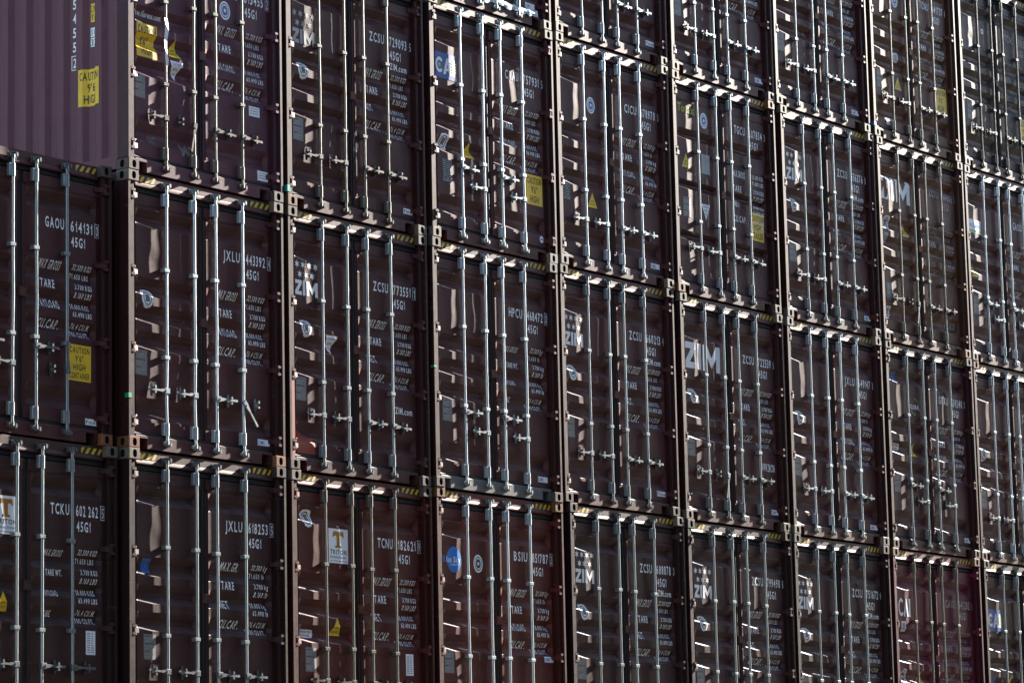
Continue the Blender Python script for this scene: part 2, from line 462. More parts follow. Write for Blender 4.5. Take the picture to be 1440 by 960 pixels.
def roof_mesh():
    mb = MB(); n = 56; v = []; f = []
    for i in range(n+1):
        y = .165+(CL-.3)*i/n; z = CHT-.022-(.018 if i % 4 in (1, 2) else 0)
        v += [(.066, y, z), (CW-.066, y, z)]
    for i in range(n): f.append((2*i, 2*i+1, 2*i+3, 2*i+2))
    mb.add(v, f, PAINT); return mb.mesh('roof')
ROOF = roof_mesh()
def end_mesh():
    mb = MB(); mb.box(.0, CW, CL-.098, CL, .0, CHT-.002, PAINT); return mb.mesh('front_wall')
ENDW = end_mesh()
def floor_mesh():
    mb = MB(); mb.box(.052, CW-.052, .16, CL-.1, .12, .15, INSIDE); return mb.mesh('floor_frame')
FLOOR = floor_mesh()
def stripe_mesh(right):
    w = .30; x0 = .172 if not right else CW-.172-w
    fl = Flat(); z0, z1 = 2.806, 2.868; fl.rect(x0, x0+w, z0, z1, BLACK, 0)
    for i in range(5):
        a = x0-.03+i*.085; sl = .045
        p = [(a, z0), (a+.042, z0), (a+.042+sl, z1), (a+sl, z1)]
        p = clip(p, 0, x0, False); p = clip(p, 0, x0+w, True) if p else p
        if len(p) >= 3: fl.poly(p, HAZARD, 1)
    return conform(fl, 'hazard_stripe', lambda x, z, l: (x, .0618-l+.0002*(2.80-z), z), [], 1)
STRIPE = [stripe_mesh(0), stripe_mesh(1)]

# hinges, in the frame of the door (x of the left post side; mirrored for the right)
def hinge_mesh(right):
    mb = MB()
    for a, b in ((.027, .052), (-.052, -.027)):
        mb.prism_z([(.046,.004),(.052,-.002),(.104,-.002),(.124,.012),(.124,.05),(.046,.05)], a, b, PAINT)
    mb.prism_z([(.056,.018),(.066,.006),(.106,.006),(.150,.046),(.205,.058),(.205,.0675),(.13,.0675),(.085,.03),(.06,.03)], -.0255, .0255, PAINT)
    mb.cyl((.085, .012, -.06), (.085, .012, .06), .012, METAL, 8)
    if right: mb.v = [(CW-x, y, z) for x, y, z in mb.v]
    return mb.mesh('hinge')
HINGE = [hinge_mesh(0), hinge_mesh(1)]
HZ = (.275, 1.05, 1.852, 2.652)
def stop_mesh():
    mb = MB(); mb.cbox(1.168, 1.262, D-.024, D-.0055, -.048, .048, .005, PAINT); mb.box(1.2, 1.26, D-.006, D+.002, -.04, .04, PAINT)
    return mb.mesh('door_stop')
STOP = stop_mesh()

# locking bars, origin on the bar axis at floor height
def bar_mesh(var):
    mb = MB(); rnd = random.Random(var*5+1); pts = []
    for z in (.075, .2, .35, .5, .62, .75, .98, 1.4, 1.9, 2.3, 2.6, 2.835):
        b = 0
        if var == 1: b = .013*math.exp(-((z-.55)/.22)**2)
        if var == 2: b = -.009*math.exp(-((z-1.45)/.3)**2)
        if var == 3: b = .008*math.exp(-((z-1.3)/.4)**2)
        pts.append((-b, -b*.15, z))
    mb.tube(pts, .0168, METAL, 12)
    for z in (1.875, 1.945, .965, 1.035): mb.cyl((0,0,z-.005), (0,0,z+.005), .0195, METAL, 10)
    return mb.mesh('locking_bar', smooth=40)
BAR = [bar_mesh(i) for i in range(4)]
PY = D - RODY            # bar axis to door sheet
def guide_mesh():
    mb = MB()
    mb.cbox(-.05, .031, -.0215, -.004, -.019, .019, .004, METAL)
    mb.box(-.054, -.022, -.004, PY-.0015, -.021, .021, METAL); mb.box(.021, .036, -.004, PY-.0015, -.021, .021, METAL)
    mb.cyl((-.039, -.025, 0), (-.039, -.02, 0), .007, METAL, 6)
    return mb.mesh('guide_bracket')
GUIDE = guide_mesh()
def bearing_mesh():
    mb = MB()
    mb.cbox(-.058, -.012, -.014, PY-.006, -.066, .066, .006, METAL)
    mb.cyl((0, 0, -.066), (0, 0, .066), .0235, METAL, 12)
    mb.box(.016, .028, -.008, PY-.006, -.066, .066, METAL)
    for z in (-.045, .045): mb.cyl((-.036, -.018, z), (-.036, -.013, z), .008, METAL, 6)
    return mb.mesh('bearing_bracket', smooth=35)
BEAR = bearing_mesh()
def cam_mesh(top):
    mb = MB(); q = 1 if top else -1
    mb.cyl((0, 0, -.03*q), (0, 0, .014*q), .024, METAL, 10)
    mb.prism_z([(-.03,-.022),(.02,-.028),(.036,-.012),(.034,.012),(-.012,.018),(-.034,.006)], min(.012*q,.034*q), max(.012*q,.034*q), METAL)
    # keeper fixed on the header or sill
    mb.prism_y([(-.06,-.012*q),(-.046,-.02*q),(-.03,-.006*q),(-.03,.02*q),(-.052,.024*q),(-.064,.012*q)], -.018, .02, METAL)
    mb.prism_y([(.03,-.008*q),(.046,-.018*q),(.056,0),(.054,.026*q),(.036,.03*q),(.03,.02*q)], -.022, .02, METAL)
    mb.box(-.064, .058, .0085, .0195, min(-.03*q,.03*q), max(-.03*q,.03*q), METAL)
    return mb.mesh('cam_keeper', smooth=35)
CAMK = [cam_mesh(0), cam_mesh(1)]
def handle_mesh(ln=.30):
    """lever pointing to +x from the bar axis"""
    mb = MB()
    mb.cbox(-.026, .05, -.027, .012, -.03, .03, .006, METAL)
    mb.cyl((.034, -.034, 0), (.034, -.02, 0), .012, METAL, 8)
    pr = [(.03,-.019),(.09,-.017),(.13,-.008),(.2,-.012),(.25,-.012),(ln,-.015),(ln+.008,0),(ln,.013),(.25,.011),(.2,.012),(.13,.01),(.09,.017),(.03,.019)]
    mb.prism_y(pr, -.026, -.014, METAL)
    return mb.mesh('handle')
HANDLE = handle_mesh()
def catch_mesh():
    mb = MB()
    pr = [(-.013,-.05),(-.007,-.066),(.007,-.066),(.013,-.05),(.015,-.012),(.015,.012),(.013,.05),(.007,.07),(-.007,.07),(-.013,.05),(-.015,.012),(-.015,-.012)]
    mb.prism_y(pr, PY-.012, PY-.002, METAL)
    mb.box(-.026, .026, PY-.03, PY-.012, -.012, .012, METAL)
    mb.prism_y([(-.01,.012),(.01,.012),(.014,.03),(.006,.045),(-.01,.04)], -.036, -.027, METAL)
    mb.box(-.012, .012, -.036, PY-.012, -.04, -.018, METAL); mb.box(-.01, .01, -.034, PY-.012, .016, .03, METAL)
    mb.cyl((0, PY-.014, -.052), (0, PY-.02, -.052), .008, METAL, 6)
    return mb.mesh('handle_catch')
CATCH = catch_mesh()

# ------------------------------------------------------------------ prints on the doors
def sign_caution(lines, w=.32, h=.37, pale=False):
    f = Flat(); f.rect(-w/2, w/2, -h/2, h/2, YELLOW, 0); n = len(lines); lh = h/(n+.25)
    for i, t in enumerate(lines):
        wid = w*(.84 if len(t) > 5 else (.36 if len(t) < 5 and t[0] == '9' else .5))
        f.text(t, 0, h/2-lh*(i+.98), lh*.74, wid, BLACK, 1, center=False).p
    # centre each line: text() starts at x0, so shift by its own width
    g = Flat(); g.rect(-w/2, w/2, -h/2, h/2, YELLOW, 0)
    for i, t in enumerate(lines):
        wid = w*(.86 if len(t) > 5 else (.34 if t[0] == '9' else .52))
        g.text(t, -wid/2, h/2-lh*(i+.98), lh*.72, wid, BLACK, 1)
    return g
def d_ytri():
    f = Flat(); f.poly([(-.115,-.11),(.115,-.11),(0,.12)], BLACK, 0); f.poly([(-.095,-.1),(.095,-.1),(0,.09)], YELLOW, 1)
    f.text('CAUTION', -.035, -.03, .022, .07, BLACK, 2).text('NOTICE', -.05, -.07, .022, .1, BLACK, 2); return f
def d_wtri(red=False):
    f = Flat()
    if red: f.poly([(-.115,.105),(0,-.135),(.115,.105)], PRIMER, 0)
    f.poly([(-.1,.095),(0,-.115),(.1,.095)], WHITE, 1)
    f.text('CAUTION', -.06, .05, .026, .12, BLUE, 2).text('NOTICE', -.035, 0, .024, .07, BLACK, 2).text('SAFE', -.02, -.045, .02, .04, BLACK, 2); return f
def d_plate():
    f = Flat(); f.rect(-.09, .09, -.13, .13, PLATE, 0); r = random.Random(3)
    for i in range(9): f.rect(-.075, -.075+r.uniform(.06, .14), .105-i*.026, .112-i*.026, GREYF if i % 3 else BLACK, 1)
    f.disc(-.045, .03, .008, .008, BLACK, 2, 8).disc(.045, .03, .008, .008, BLACK, 2, 8); return f
def d_bplate():
    f = Flat(); f.rect(-.09, .09, -.13, .13, BLACK, 0); f.frame(-.09, .09, -.13, .13, .006, GREYF, 1); r = random.Random(5)
    for i in range(10):
        a = -.075
        while a < .06:
            b = min(a+r.uniform(.015, .06), .078); f.rect(a, b, .1-i*.0245, .112-i*.0245, GREYF, 1); a = b+.012
    return f
def d_seal():
    f = Flat(); f.poly([(-.09,.06),(-.07,.09),(0,.1),(.07,.09),(.09,.06),(.085,-.02),(.05,-.085),(0,-.1),(-.05,-.085),(-.085,-.02)][::-1], WHITE, 0)
    f.ring(0, .005, .062, .072, .16, BLACK, 1, 18); f.rect(-.03, .03, -.03, .045, BLACK, 1)
    for i in range(4): f.rect(-.024, .024, -.022+i*.016, -.014+i*.016, GREYF, 2)
    return f
def d_round(c=None):
    f = Flat(); f.disc(0, 0, .088, .105, WHITE, 0, 22); f.ring(0, 0, .07, .084, .12, c or BLACK, 1, 20)
    f.disc(0, 0, .045, .055, c or BLACK, 1, 16); f.star(0, 0, .03, WHITE, 2, 5, .5)
    for i in range(14):
        t = 2*math.pi*i/14; f.rect(.053*math.cos(t)-.004, .053*math.cos(t)+.004, .066*math.sin(t)-.004, .066*math.sin(t)+.004, c or BLACK, 1)
    return f
def d_label(t='CIMC', c=None):
    f = Flat(); f.rect(-.1, .1, -.038, .038, WHITE, 0); f.frame(-.1, .1, -.038, .038, .005, c or BLUE, 1)
    f.text(t, -.085, -.02, .038, .17 if len(t) > 4 else .1, c or BLUE, 1, bold=1); return f
def d_paper(w=.17, h=.11):
    f = Flat(); f.rect(-w/2, w/2, -h/2, h/2, WHITE, 0)
    for i in range(3): f.rect(-w*.4, w*.35, h*.25-i*h*.25, h*.32-i*h*.25, GREYF, 1)
    return f
def d_sheet():
    f = Flat(); f.rect(-.066, .066, -.12, .12, WHITE, 0); r = random.Random(4)
    for i in range(9): f.rect(-.05, -.005, .085-i*.023, .096-i*.023, GREYF, 1).rect(.01, .01+r.uniform(.02, .04), .085-i*.023, .096-i*.023, GREYF, 1)
    return f
def d_oval():
    f = Flat(); f.rect(-.085, .085, -.045, .045, WHITE, 0); f.disc(-.085, 0, .045, .045, WHITE, 0).disc(.085, 0, .045, .045, WHITE, 0)
    f.text('CORTEN STEEL', -.1, .008, .022, .2, BLACK, 1).text('CONTAINER', -.08, -.03, .022, .16, BLACK, 1); return f
def d_dot(c=None):
    f = Flat(); f.disc(0, 0, .04, .045, WHITE, 0, 14); f.rect(-.026, .026, -.008, .01, c or LBLUE, 1); return f
def d_bsq():
    f = Flat(); f.rect(-.062, .062, -.075, .075, BLUE, 0); f.frame(-.055, .055, -.068, .068, .005, LBLUE, 1); f.text('LR', -.03, -.03, .062, .06, LBLUE, 1); return f
def d_square(c=None):
    f = Flat(); f.rect(-.06, .06, -.07, .07, c or WHITE, 0); f.rect(-.04, .04, -.045, .045, GREYF, 1); return f
def zim_letters(f, x0, z0, w, h, mat):
    a = w*.30; t = h*.25
    f.rect(x0, x0+a, z0+h-t, z0+h, mat); f.rect(x0, x0+a, z0, z0+t, mat)
    f.poly([(x0, z0+t), (x0+a*.45, z0+t), (x0+a, z0+h-t), (x0+a*.55, z0+h-t)], mat)
    b = x0+w*.35; f.rect(b, b+w*.11, z0, z0+h, mat)
    c = x0+w*.51; d = x0+w; s = w*.115
    f.rect(c, c+s, z0, z0+h, mat); f.rect(d-s, d, z0, z0+h, mat)
    m = (c+d)/2
    f.poly([(c+s, z0+h), (c+s, z0+h*.55), (m, z0+h*.12), (m, z0+h*.52)], mat); f.poly([(d-s, z0+h), (m, z0+h*.52), (m, z0+h*.12), (d-s, z0+h*.55)], mat)
    return f
def d_zim(dim=False):
    f = Flat(); m = DIMWHITE if dim else WHITE
    for i in range(4): f.star(-.155+i*.104, .15, .047, m, 0, 6, .4)
    for i in range(3): f.star(-.105+i*.104, .042, .047, m, 0, 6, .4)
    return zim_letters(f, -.19, -.19, .385, .165, m)
def d_zimbig(): return zim_letters(Flat(), -.4, -.17, .8, .34, WHITE)
def d_cai():
    f = Flat(); f.rect(-.2, .2, -.155, .155, BLUE, 0)
    f.ring(-.115, 0, .075, .095, .42, WHITE, 1, 16, .7, 2*math.pi-.7)
    f.disc(-.115, 0, .022, .026, LIME, 1, 10)
    f.poly([(-.045,-.1),(.005,-.1),(.05,.1),(.02,.1)], WHITE, 1).poly([(.02,.1),(.05,.1),(.115,-.1),(.065,-.1)], WHITE, 1).rect(.0, .08, -.055, -.025, WHITE, 1)
    f.rect(.125, .175, -.1, .1, WHITE, 1)
    for i in range(4): f.rect(.08, .195, .05-i*.035, .06-i*.035, LIME, 2)
    return f
def d_caitext():
    f = Flat(); f.ring(-.09, 0, .075, .125, .35, WHITE, 1, 16, .75, 2*math.pi-.75)
    f.poly([(-.03,-.125),(.01,-.125),(.06,.125),(.03,.125)], WHITE, 1).poly([(.03,.125),(.06,.125),(.105,-.125),(.065,-.125)], WHITE, 1)
    f.rect(.125, .165, -.125, .125, WHITE, 1); return f
def d_triton():
    f = Flat(); f.rect(-.165, .165, -.19, .19, WHITE, 0)
    f.poly([(-.1,.09),(-.085,.16),(.085,.16),(.1,.09),(.06,.115),(-.06,.115)][::-1], ORANGE, 1); f.rect(-.028, .028, .0, .118, ORANGE, 1); f.rect(-.055, .055, -.02, .005, ORANGE, 1)
    f.text('TRITON', -.14, -.09, .05, .28, BLACK, 1).text('INTERNATIONAL', -.14, -.135, .024, .28, BLUE, 1).text('www.tritoncontainer.com', -.14, -.17, .016, .28, BLACK, 1); return f
def d_touax(): return Flat().text('Touax', -.18, -.05, .11, .37, LIME, 0, gap=.08)
def d_bluesky():
    f = Flat(); f.disc(.01, 0, .135, .15, LBLUE, 0, 24); f.text('B', -.2, -.035, .07, .05, LBLUE, 0).text('lue Sky', -.13, -.035, .07, .25, WHITE, 1).text('INTERMODAL', -.06, -.07, .02, .15, WHITE, 1); return f
def d_seacube():
    f = Flat(); f.rect(-.2, .2, -.1, .1, WHITE, 0); f.text('SeaCube', -.19, -.015, .07, .37, LBLUE, 1); f.rect(-.2, .2, -.085, -.055, GREEN, 1); return f
def d_global():
    f = Flat(); f.text('GLOBAL', -.12, -.035, .06, .25, WHITE, 0); f.ring(.0, 0, .12, .12, .12, GREEN, 1, 10, .2, 1.5); f.ring(0, 0, .12, .12, .12, GREEN, 1, 10, 3.6, 4.9); return f
def d_florens(): return Flat().text('www.florens.com', -.22, -.02, .06, .46, WHITE, 0, gap=.1)
def d_streaks():
    f = Flat(); f.poly([(-.36,.16),(-.28,.17),(-.25,-.1),(-.33,-.14)], STREAK, 1); f.poly([(.02,.1),(.05,.12),(.06,-.25),(.045,-.25)], STREAK, 1); return f
def d_primer():
    f = Flat(); f.poly([(-.145,-.33),(.20,-.33),(.20,-.16),(.04,-.12),(-.08,-.05),(-.145,-.04)], PRIMER, 0); f.poly([(-.145,-.04),(-.125,-.05),(-.125,.4),(-.145,.4)], PRIMER, 0); return f
def d_scratch():
    f = Flat(); r = random.Random(8)
    for i in range(7):
        a, b = r.uniform(-.05, .05), r.uniform(-.12, .12); f.poly([(a, b), (a+.012, b), (a+r.uniform(-.02, .03), b-r.uniform(.05, .14))][::-1], DIMWHITE, 0)
    return f
def d_chalk():
    return Flat().text('M2', .2, -.05, .13, .22, PLATE, 0).text('N7', -.28, .0, .09, .12, PLATE, 0)
KIND = dict(ytri=('warning_triangle', d_ytri), wtri=('notice_triangle', d_wtri), rtri=('notice_triangle', lambda: d_wtri(True)), plate=('data_plate', d_plate),
    bplate=('data_plate', d_bplate), seal=('approval_seal', d_seal), round=('approval_seal', d_round), bround=('approval_seal', lambda: d_round(BLUE)), lab=('maker_label', d_label),
    glab=('maker_label', lambda: d_label('Finsa', BLACK)), paper=('paper_notice', d_paper), gpaper=('paper_notice', lambda: Flat().rect(-.1, .1, -.13, .13, GREYF)), sheet=('paper_notice', d_sheet), oval=('oval_label', d_oval),
    dot=('round_sticker', d_dot), bsq=('blue_label', d_bsq), sq=('square_sticker', d_square), gsq=('square_sticker', lambda: d_square(GREYF)), zim=('logo', d_zim), zimdim=('logo', lambda: d_zim(True)), zimbig=('lettering', d_zimbig),
    cai=('logo', d_cai), caitext=('lettering', d_caitext), triton=('logo_board', d_triton), touax=('lettering', d_touax), bluesky=('logo', d_bluesky), seacube=('logo', d_seacube),
    globe=('lettering', d_global), florens=('web_address', d_florens), streaks=('rust_streak', d_streaks), primer=('primer_patch', d_primer), scratch=('paint_scratches', d_scratch),
    chalk=('chalk_marks', d_chalk), cau=('warning_sign', lambda: sign_caution(["CAUTION", "9'6\"", "HIGH"])), cau4=('warning_sign', lambda: sign_caution(["CAUTION", "9'6\"", "HIGH", "CONTAINER"], .33, .37)),
    caut=('warning_sign', lambda: sign_caution(["CAUTION", "HIGH", "TRAILER"])))

def code_print(f, pre, num, chk, boxed, dz=0.0, w='A', com=None, dim=False, unit=('KGS', 'LBS')):
    m = DIMWHITE if dim else WHITE
    z = 2.165+dz
    f.text(pre, 1.545, z, .108, .265, m, gap=.2)
    f.text(num, 1.905, z, .108, .31, m, gap=.2)
    if chk:
        f.text(chk, 2.272, z+.003, .1, .036, m)
        if boxed: f.frame(2.25, 2.316, z-.02, z+.126, .0055, m)
    f.text('45G1', 1.91, z-.155, .1, .2, m, gap=.2)
    if com == 'mid': f.text('ZIM.com', 1.91, z-.275, .075, .3, m)
    if com == 'low': f.text('ZIM.com', 1.91, .80, .075, .3, m)
    if com == 'www': f.text('WWW.ZIM.COM', 1.92, .78, .1, .3, m)
    if com == 'www2': f.text('WWW.ZIM.COM', 1.92, .40, .1, .3, m)
    kg, lb = unit; v = dict(A=('MAX.GROSS', 'TARE', 'NET', 'CU.CAP.'), B=('MAX GROSS', 'TARE', 'PAYLOAD', 'CU.CAP.'), C=('MAX.GR.', 'TARE', 'NET', 'CU.CAP.'), D=('MAX.GROSS', 'TARE WT.', 'PAYLOAD', 'CUBE'), E=('MAX. GROSS', 'TARE', 'MAX.CARGO', 'CU.CAP.'))[w]
    big = w in 'ABCE' and not w == 'D'
    rows = [(1.775, 1.69, '32.500 '+kg, '71.650 '+lb), (1.575, 1.49, '3.700 '+kg, '8.160 '+lb), (1.375, 1.29, '28.800 '+kg, '63.490 '+lb), (1.17, 1.09, '76.4 CU.M.', '2.700 CU.FT.')]
    for (za, zb, a, b), t in zip(rows, v):
        hh = .085 if big else .06
        f.text(t, 1.475, za-.03, hh, min(.05*len(t), .3) if big else .028*len(t), m, gap=.2)
        f.text(a, 1.905+(.32-.0285*len(a)), za, .052, .0265*len(a), m, gap=.25)
        f.text(b, 1.905+(.32-.0285*len(b)), zb, .052, .0265*len(b), m, gap=.25)
    return f

# ------------------------------------------------------------------ assembling one container
def obj(name, mesh, parent=None, loc=(0, 0, 0), color=None, rot=None):
    o = bpy.data.objects.new(name, mesh); COL.objects.link(o)
    if parent: o.parent = parent
    o.location = loc
    if color: o.color = color
    if rot: o.rotation_euler = rot
    return o
PAINTS = dict(brown=(.066, .020, .019), dark=(.048, .018, .018), red=(.090, .018, .013), maroon=(.125, .016, .030), rusty=(.105, .040, .022), grey=(.070, .048, .040), plum=(.105, .036, .052), choco=(.050, .022, .020))
METALS = dict(new=(.44, .50, .54, .05), mid=(.27, .305, .325, .3), old=(.165, .155, .135, .6), dirty=(.085, .08, .07, .9))
CASTC = [(.055, .038, .03), (.15, .12, .095), (.085, .06, .05), (.17, .14, .11), (.15, .07, .03)]
def container(c, r, label, paint='brown', metal='new', dirt=.28, prints='', left='', code=None, dx=0, dy=0, dz=0, yaw=0, handles='A', var=None, adv=-.0045, sillc=None, castc=None):
    rnd = random.Random(c*31+r*7+500)
    root = bpy.data.objects.new('shipping_container', None); COL.objects.link(root)
    root.empty_display_size = .3
    root.location = (c*P+dx, dy, (3-r)*H+dz); root.rotation_euler = (0, 0, math.radians(yaw))
    root['label'] = label; root['category'] = 'shipping container'; root['group'] = 'containers stacked in the wall'
    b = PAINTS[paint]; k = rnd.uniform(.92, 1.08); pc = (b[0]*k, b[1]*k*rnd.uniform(.96, 1.04), b[2]*k*rnd.uniform(.95, 1.05), dirt)
    pc2 = (pc[0]*.5, pc[1]*.5, pc[2]*.5, min(1, dirt*.6+.15)); mc = METALS[metal]  # post colour halved: shade of the gaps between containers put into the paint
    var = rnd.choice((1, 2, 3, 5, 6)) if var is None else var
    for i in (0, 1):
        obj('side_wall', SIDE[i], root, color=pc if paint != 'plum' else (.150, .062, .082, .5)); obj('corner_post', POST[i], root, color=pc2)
    obj('roof', ROOF, root, color=pc); obj('front_wall', ENDW, root, color=pc); obj('floor_frame', FLOOR, root)
    cc = rnd.choice(CASTC)
    for key, m in CAST.items():
        q = rnd.choice(CASTC) if rnd.random() < .3 else cc
        if castc and key[1] == 0: q = castc
        obj('corner_casting', m, root, color=(*q, rnd.uniform(.3, .8)))
    hd = obj('door_header', HEADER, root, color=pc)
    for i in (0, 1): obj('hazard_stripe', STRIPE[i], hd)
    obj('door_sill', SILL, root, color=sillc or (*pc[:3], min(1, dirt+.3)))
    obj('door_gasket', GASKET, root)
    dv = (var, var+1 if var not in (4, 9) else var); doors = []
    for sd in (0, 1):
        d = obj('door', get_door(sd, dv[sd]), root, (0, -adv, 0), color=pc); doors.append(d)
        for z in HZ: obj('hinge', HINGE[sd], d, (0, 0, z+rnd.uniform(-.006, .006)), (*pc[:3], min(1, dirt+.3)))
    obj('door_stop', STOP, doors[1], (0, 0, 1.44+rnd.uniform(-.02, .02)), pc)
    # handles: (direction, height, angle) for each bar
    HS = dict(A=[(-1,.64,0),(-1,.64,0),(1,.64,0),(1,.64,0)], B=[(1,.92,0),(-1,.71,0),(1,.92,0),(-1,.71,0)],
              C=[(-1,.64,0),(-1,.64,0),(1,.64,0),(1,.64,52)], D=[(1,.92,0),(-1,.71,0),(1,.92,0),(-1,.71,86)], E=[(-1,.64,0),(-1,.64,-80),(1,.64,0),(1,.64,0)])[handles]
    for i, x in enumerate(RX):
        bv = rnd.choice((0, 0, 2, 3)) if handles != 'C' else (1 if i != 2 else 2)
        bar = obj('locking_bar', BAR[bv], root, (x+rnd.uniform(-.008, .008), RODY-adv, 0), mc, (rnd.uniform(-.0006, .0006), rnd.uniform(-.0025, .0025), rnd.uniform(0, 6.28) if bv == 0 else 0))
        if bv == 0: bar.rotation_euler[2] = 0
        for z in (1.91, 1.0): obj('guide_bracket', GUIDE, bar, (0, 0, z+rnd.uniform(-.01, .01)), mc)
        for z in (2.665, .247): obj('bearing_bracket', BEAR, bar, (0, 0, z+rnd.uniform(-.008, .008)), mc)
        for t in (0, 1): obj('cam_keeper', CAMK[t], bar, (0, 0, 2.815 if t else .092), (mc[0]*.6, mc[1]*.58, mc[2]*.55, .6))
        s, z, a = HS[i]
        h = obj('handle', HANDLE, bar, (0, 0, z), (mc[0]*.62, mc[1]*.62, mc[2]*.62, mc[3]), (0, math.radians(a*(1 if s > 0 else 1)), 0 if s > 0 else 0))
        if s < 0: h.rotation_euler = (0, math.radians(180+a), 0)
        h.rotation_euler[1] += rnd.uniform(-.04, .04)
        obj('handle_catch', CATCH, bar, (s*.205, 0, z), (mc[0]*.55, mc[1]*.55, mc[2]*.55, mc[3]))
    # prints
    for it in [q.strip() for q in prints.split(';') if q.strip()]:
        p = it.split(); kname = p[0]; x, z = float(p[1]), float(p[2])
        nm, fn = KIND[kname]; sd = 0 if x < 1.2 else 1
        fl = fn().moved(x, z)
        m = conform(fl, nm, lambda X, Z, l, sd=sd: (X, door_surf(sd, dv[sd], X, Z) - l - (.005 if (Z > 2.57 or Z < .3) else 0), Z), door_breaks(dv[sd])[1:-1], 1, door_xs(sd)[1:-1])
        if m: obj(nm, m, doors[sd])
    if code:
        fl = code_print(Flat(), *code[0], **code[1])
        m = conform(fl, 'lettering', lambda X, Z, l: (X, door_surf(1, dv[1], X, Z) - l - .0003, Z), door_breaks(dv[1])[1:-1], 1, door_xs(1)[1:-1])
        obj('lettering', m, doors[1])
    return root, doors, pc

# ------------------------------------------------------------------ ground
gm = MB(); gm.add([(-400,-400,0),(400,-400,0),(400,400,0),(-400,400,0)], [(0,1,2,3)], GROUND)
g = obj('ground', gm.mesh('ground'), None, (0, 0, -.018)); g['kind'] = 'structure'; g['label'] = 'flat asphalt ground of the container yard'

# ------------------------------------------------------------------ the wall of containers
DYC = {-1: .08, 0: 0, 1: -.006, 2: -.020, 3: -.020, 4: -.032, 5: -.044, 6: -.054, 7: -.054, 8: -.054}
DZC = {-1: -.012, 0: -.01, 1: -.014, 2: .003, 3: .026, 4: .012, 5: .004, 6: -.006, 7: -.016, 8: -.016}
DXR = {(-1,1): -.06, (-1,2): -.0, (3,1): -.03, (3,2): .05, (4,0): -.02, (4,1): .01, (4,2): .03, (5,-1): -.05, (5,0): .03, (6,-1): -.03, (6,1): .03, (7,0): -.02, (7,2): .03}
def C(pre, num, chk, boxed=True, **kw): return ((pre, num, chk, boxed), kw)
T = {}   # (column, row): keyword arguments
T[-1,1] = dict(label='container numbered 614131 at the left edge, yellow four-line caution sign on its door', prints='cau4 2.03 .82; glab 2.2 .23', code=C('GAOU', '614131', '0', w='B'), handles='D', metal='mid', adv=.006, castc=(.24, .10, .04))
T[-1,2] = dict(label='container numbered 602 262 in the bottom left corner, white board at the photo edge', prints='triton .93 2.1; ytri .9 1.26; sheet 2.11 .9', code=C('TCKU', '602 262', '5', w='D'), paint='choco', metal='mid', adv=.006)
T[0,0] = dict(label='corner container with plum corrugated side wall showing and yellow caution signs', paint='plum', metal='old', dirt=.45, handles='E', var=4,
    prints='florens .40 1.73; cau .37 1.44; ytri .81 1.44; wtri .82 1.2; plate .25 .94; bround 1.59 2.01; paper 2.06 .97; paper 2.18 .27; chalk .70 .34', code=C('FCIU', '815455', '2', w='E'))
T[0,1] = dict(label='container numbered 443392 with one door handle hanging down at an angle', prints='seal .37 1.59; plate .27 .91; lab 2.16 .25', code=C('JXLU', '443392', '4', w='B'), handles='C', dirt=.12, castc=(.22, .09, .045))
T[0,2] = dict(label='container numbered 618253 with a small blue square label, bottom row', prints='bsq .36 1.72; plate .38 .89', code=C('JXLU', '618253', '5', w='C', unit=('kg', 'lb')), metal='mid', paint='dark')
T[1,0] = dict(label='container numbered 729093 with white paint scratches between its doors, top row', prints='zimdim .39 2.08; seal .38 1.59; plate .28 .91; glab 2.2 .26; scratch 1.29 .92', code=C('ZCSU', '729093', '5', False, com='mid'), metal='old', dirt=.35)
T[1,1] = dict(label='container numbered 773551 with a red primer patch at its lower left corner', prints='zim .39 2.14; seal .39 1.59; dot 1.1 2.13; rtri .81 1.46; plate .28 .91; primer .3 .53', code=C('ZCSU', '773551', '1', com='low'), metal='mid')
T[1,2] = dict(label='red brown container numbered 182621 with a white square logo board', paint='red', prints='seal .36 2.40; triton .86 2.13; ytri .83 1.25; oval .34 1.15; plate .38 .87; sheet 2.08 .88', code=C('TCNU', '182621', '9'), metal='old', dirt=.15)
T[2,-1] = dict(label='container with only its sill in view above the blue logo container', metal='mid', dirt=.5, prints='lab 2.1 .26; cau 1.6 .5')
T[2,0] = dict(label='container numbered 757931 with blue rectangular logo and yellow caution sign', prints='cai .38 2.09; seal .35 1.18; ytri .82 1.16; bplate .38 .84; cau 2.08 .87; dot 2.2 .28', code=C('CAAU', '757931', '5', False, w='B'), handles='B', yaw=.06, adv=.009, dirt=.1)
T[2,1] = dict(label='container numbered 468472 with a blank left door and weathered grey sill', prints='plate .33 .92; lab 2.14 .26', code=C('HPCU', '468472', '0', w='D', unit=('kg', 'lb')), handles='B', dirt=.3, sillc=(.11, .115, .115, .5))
T[2,2] = dict(label='red brown container numbered 851787 with a round blue logo sticker', paint='red', prints='bluesky .39 2.1; round .85 2.08; plate .28 .93; lab 2.2 1.03', code=C('BSIU', '851787', '2', w='B', unit=('kg', 'lb')), dirt=.1)
T[3,-1] = dict(label='container cut by the top edge, above the one with the round blue seal', metal='mid', prints='glab 2.14 .26; plate .3 .9', dirt=.3, code=C('ZCSU', '684177', '1', False))
T[3,0] = dict(label='container numbered 678970 with round blue seal and pale plate on the left door', prints='bround .81 2.12; bplate .24 .98; ytri .8 .92; lab 2.12 .26', code=C('CICU', '678970', '0', False, w='B', unit=('kg', 'lb')), handles='A', dirt=.12)
T[3,1] = dict(label='container numbered 660213 with white star logo, in the third row from the top right', prints='zim .36 2.13; seal .33 1.61; plate .24 .94; glab 2.14 .27', code=C('ZCSU', '660213', '4', False, com='mid'), metal='mid')
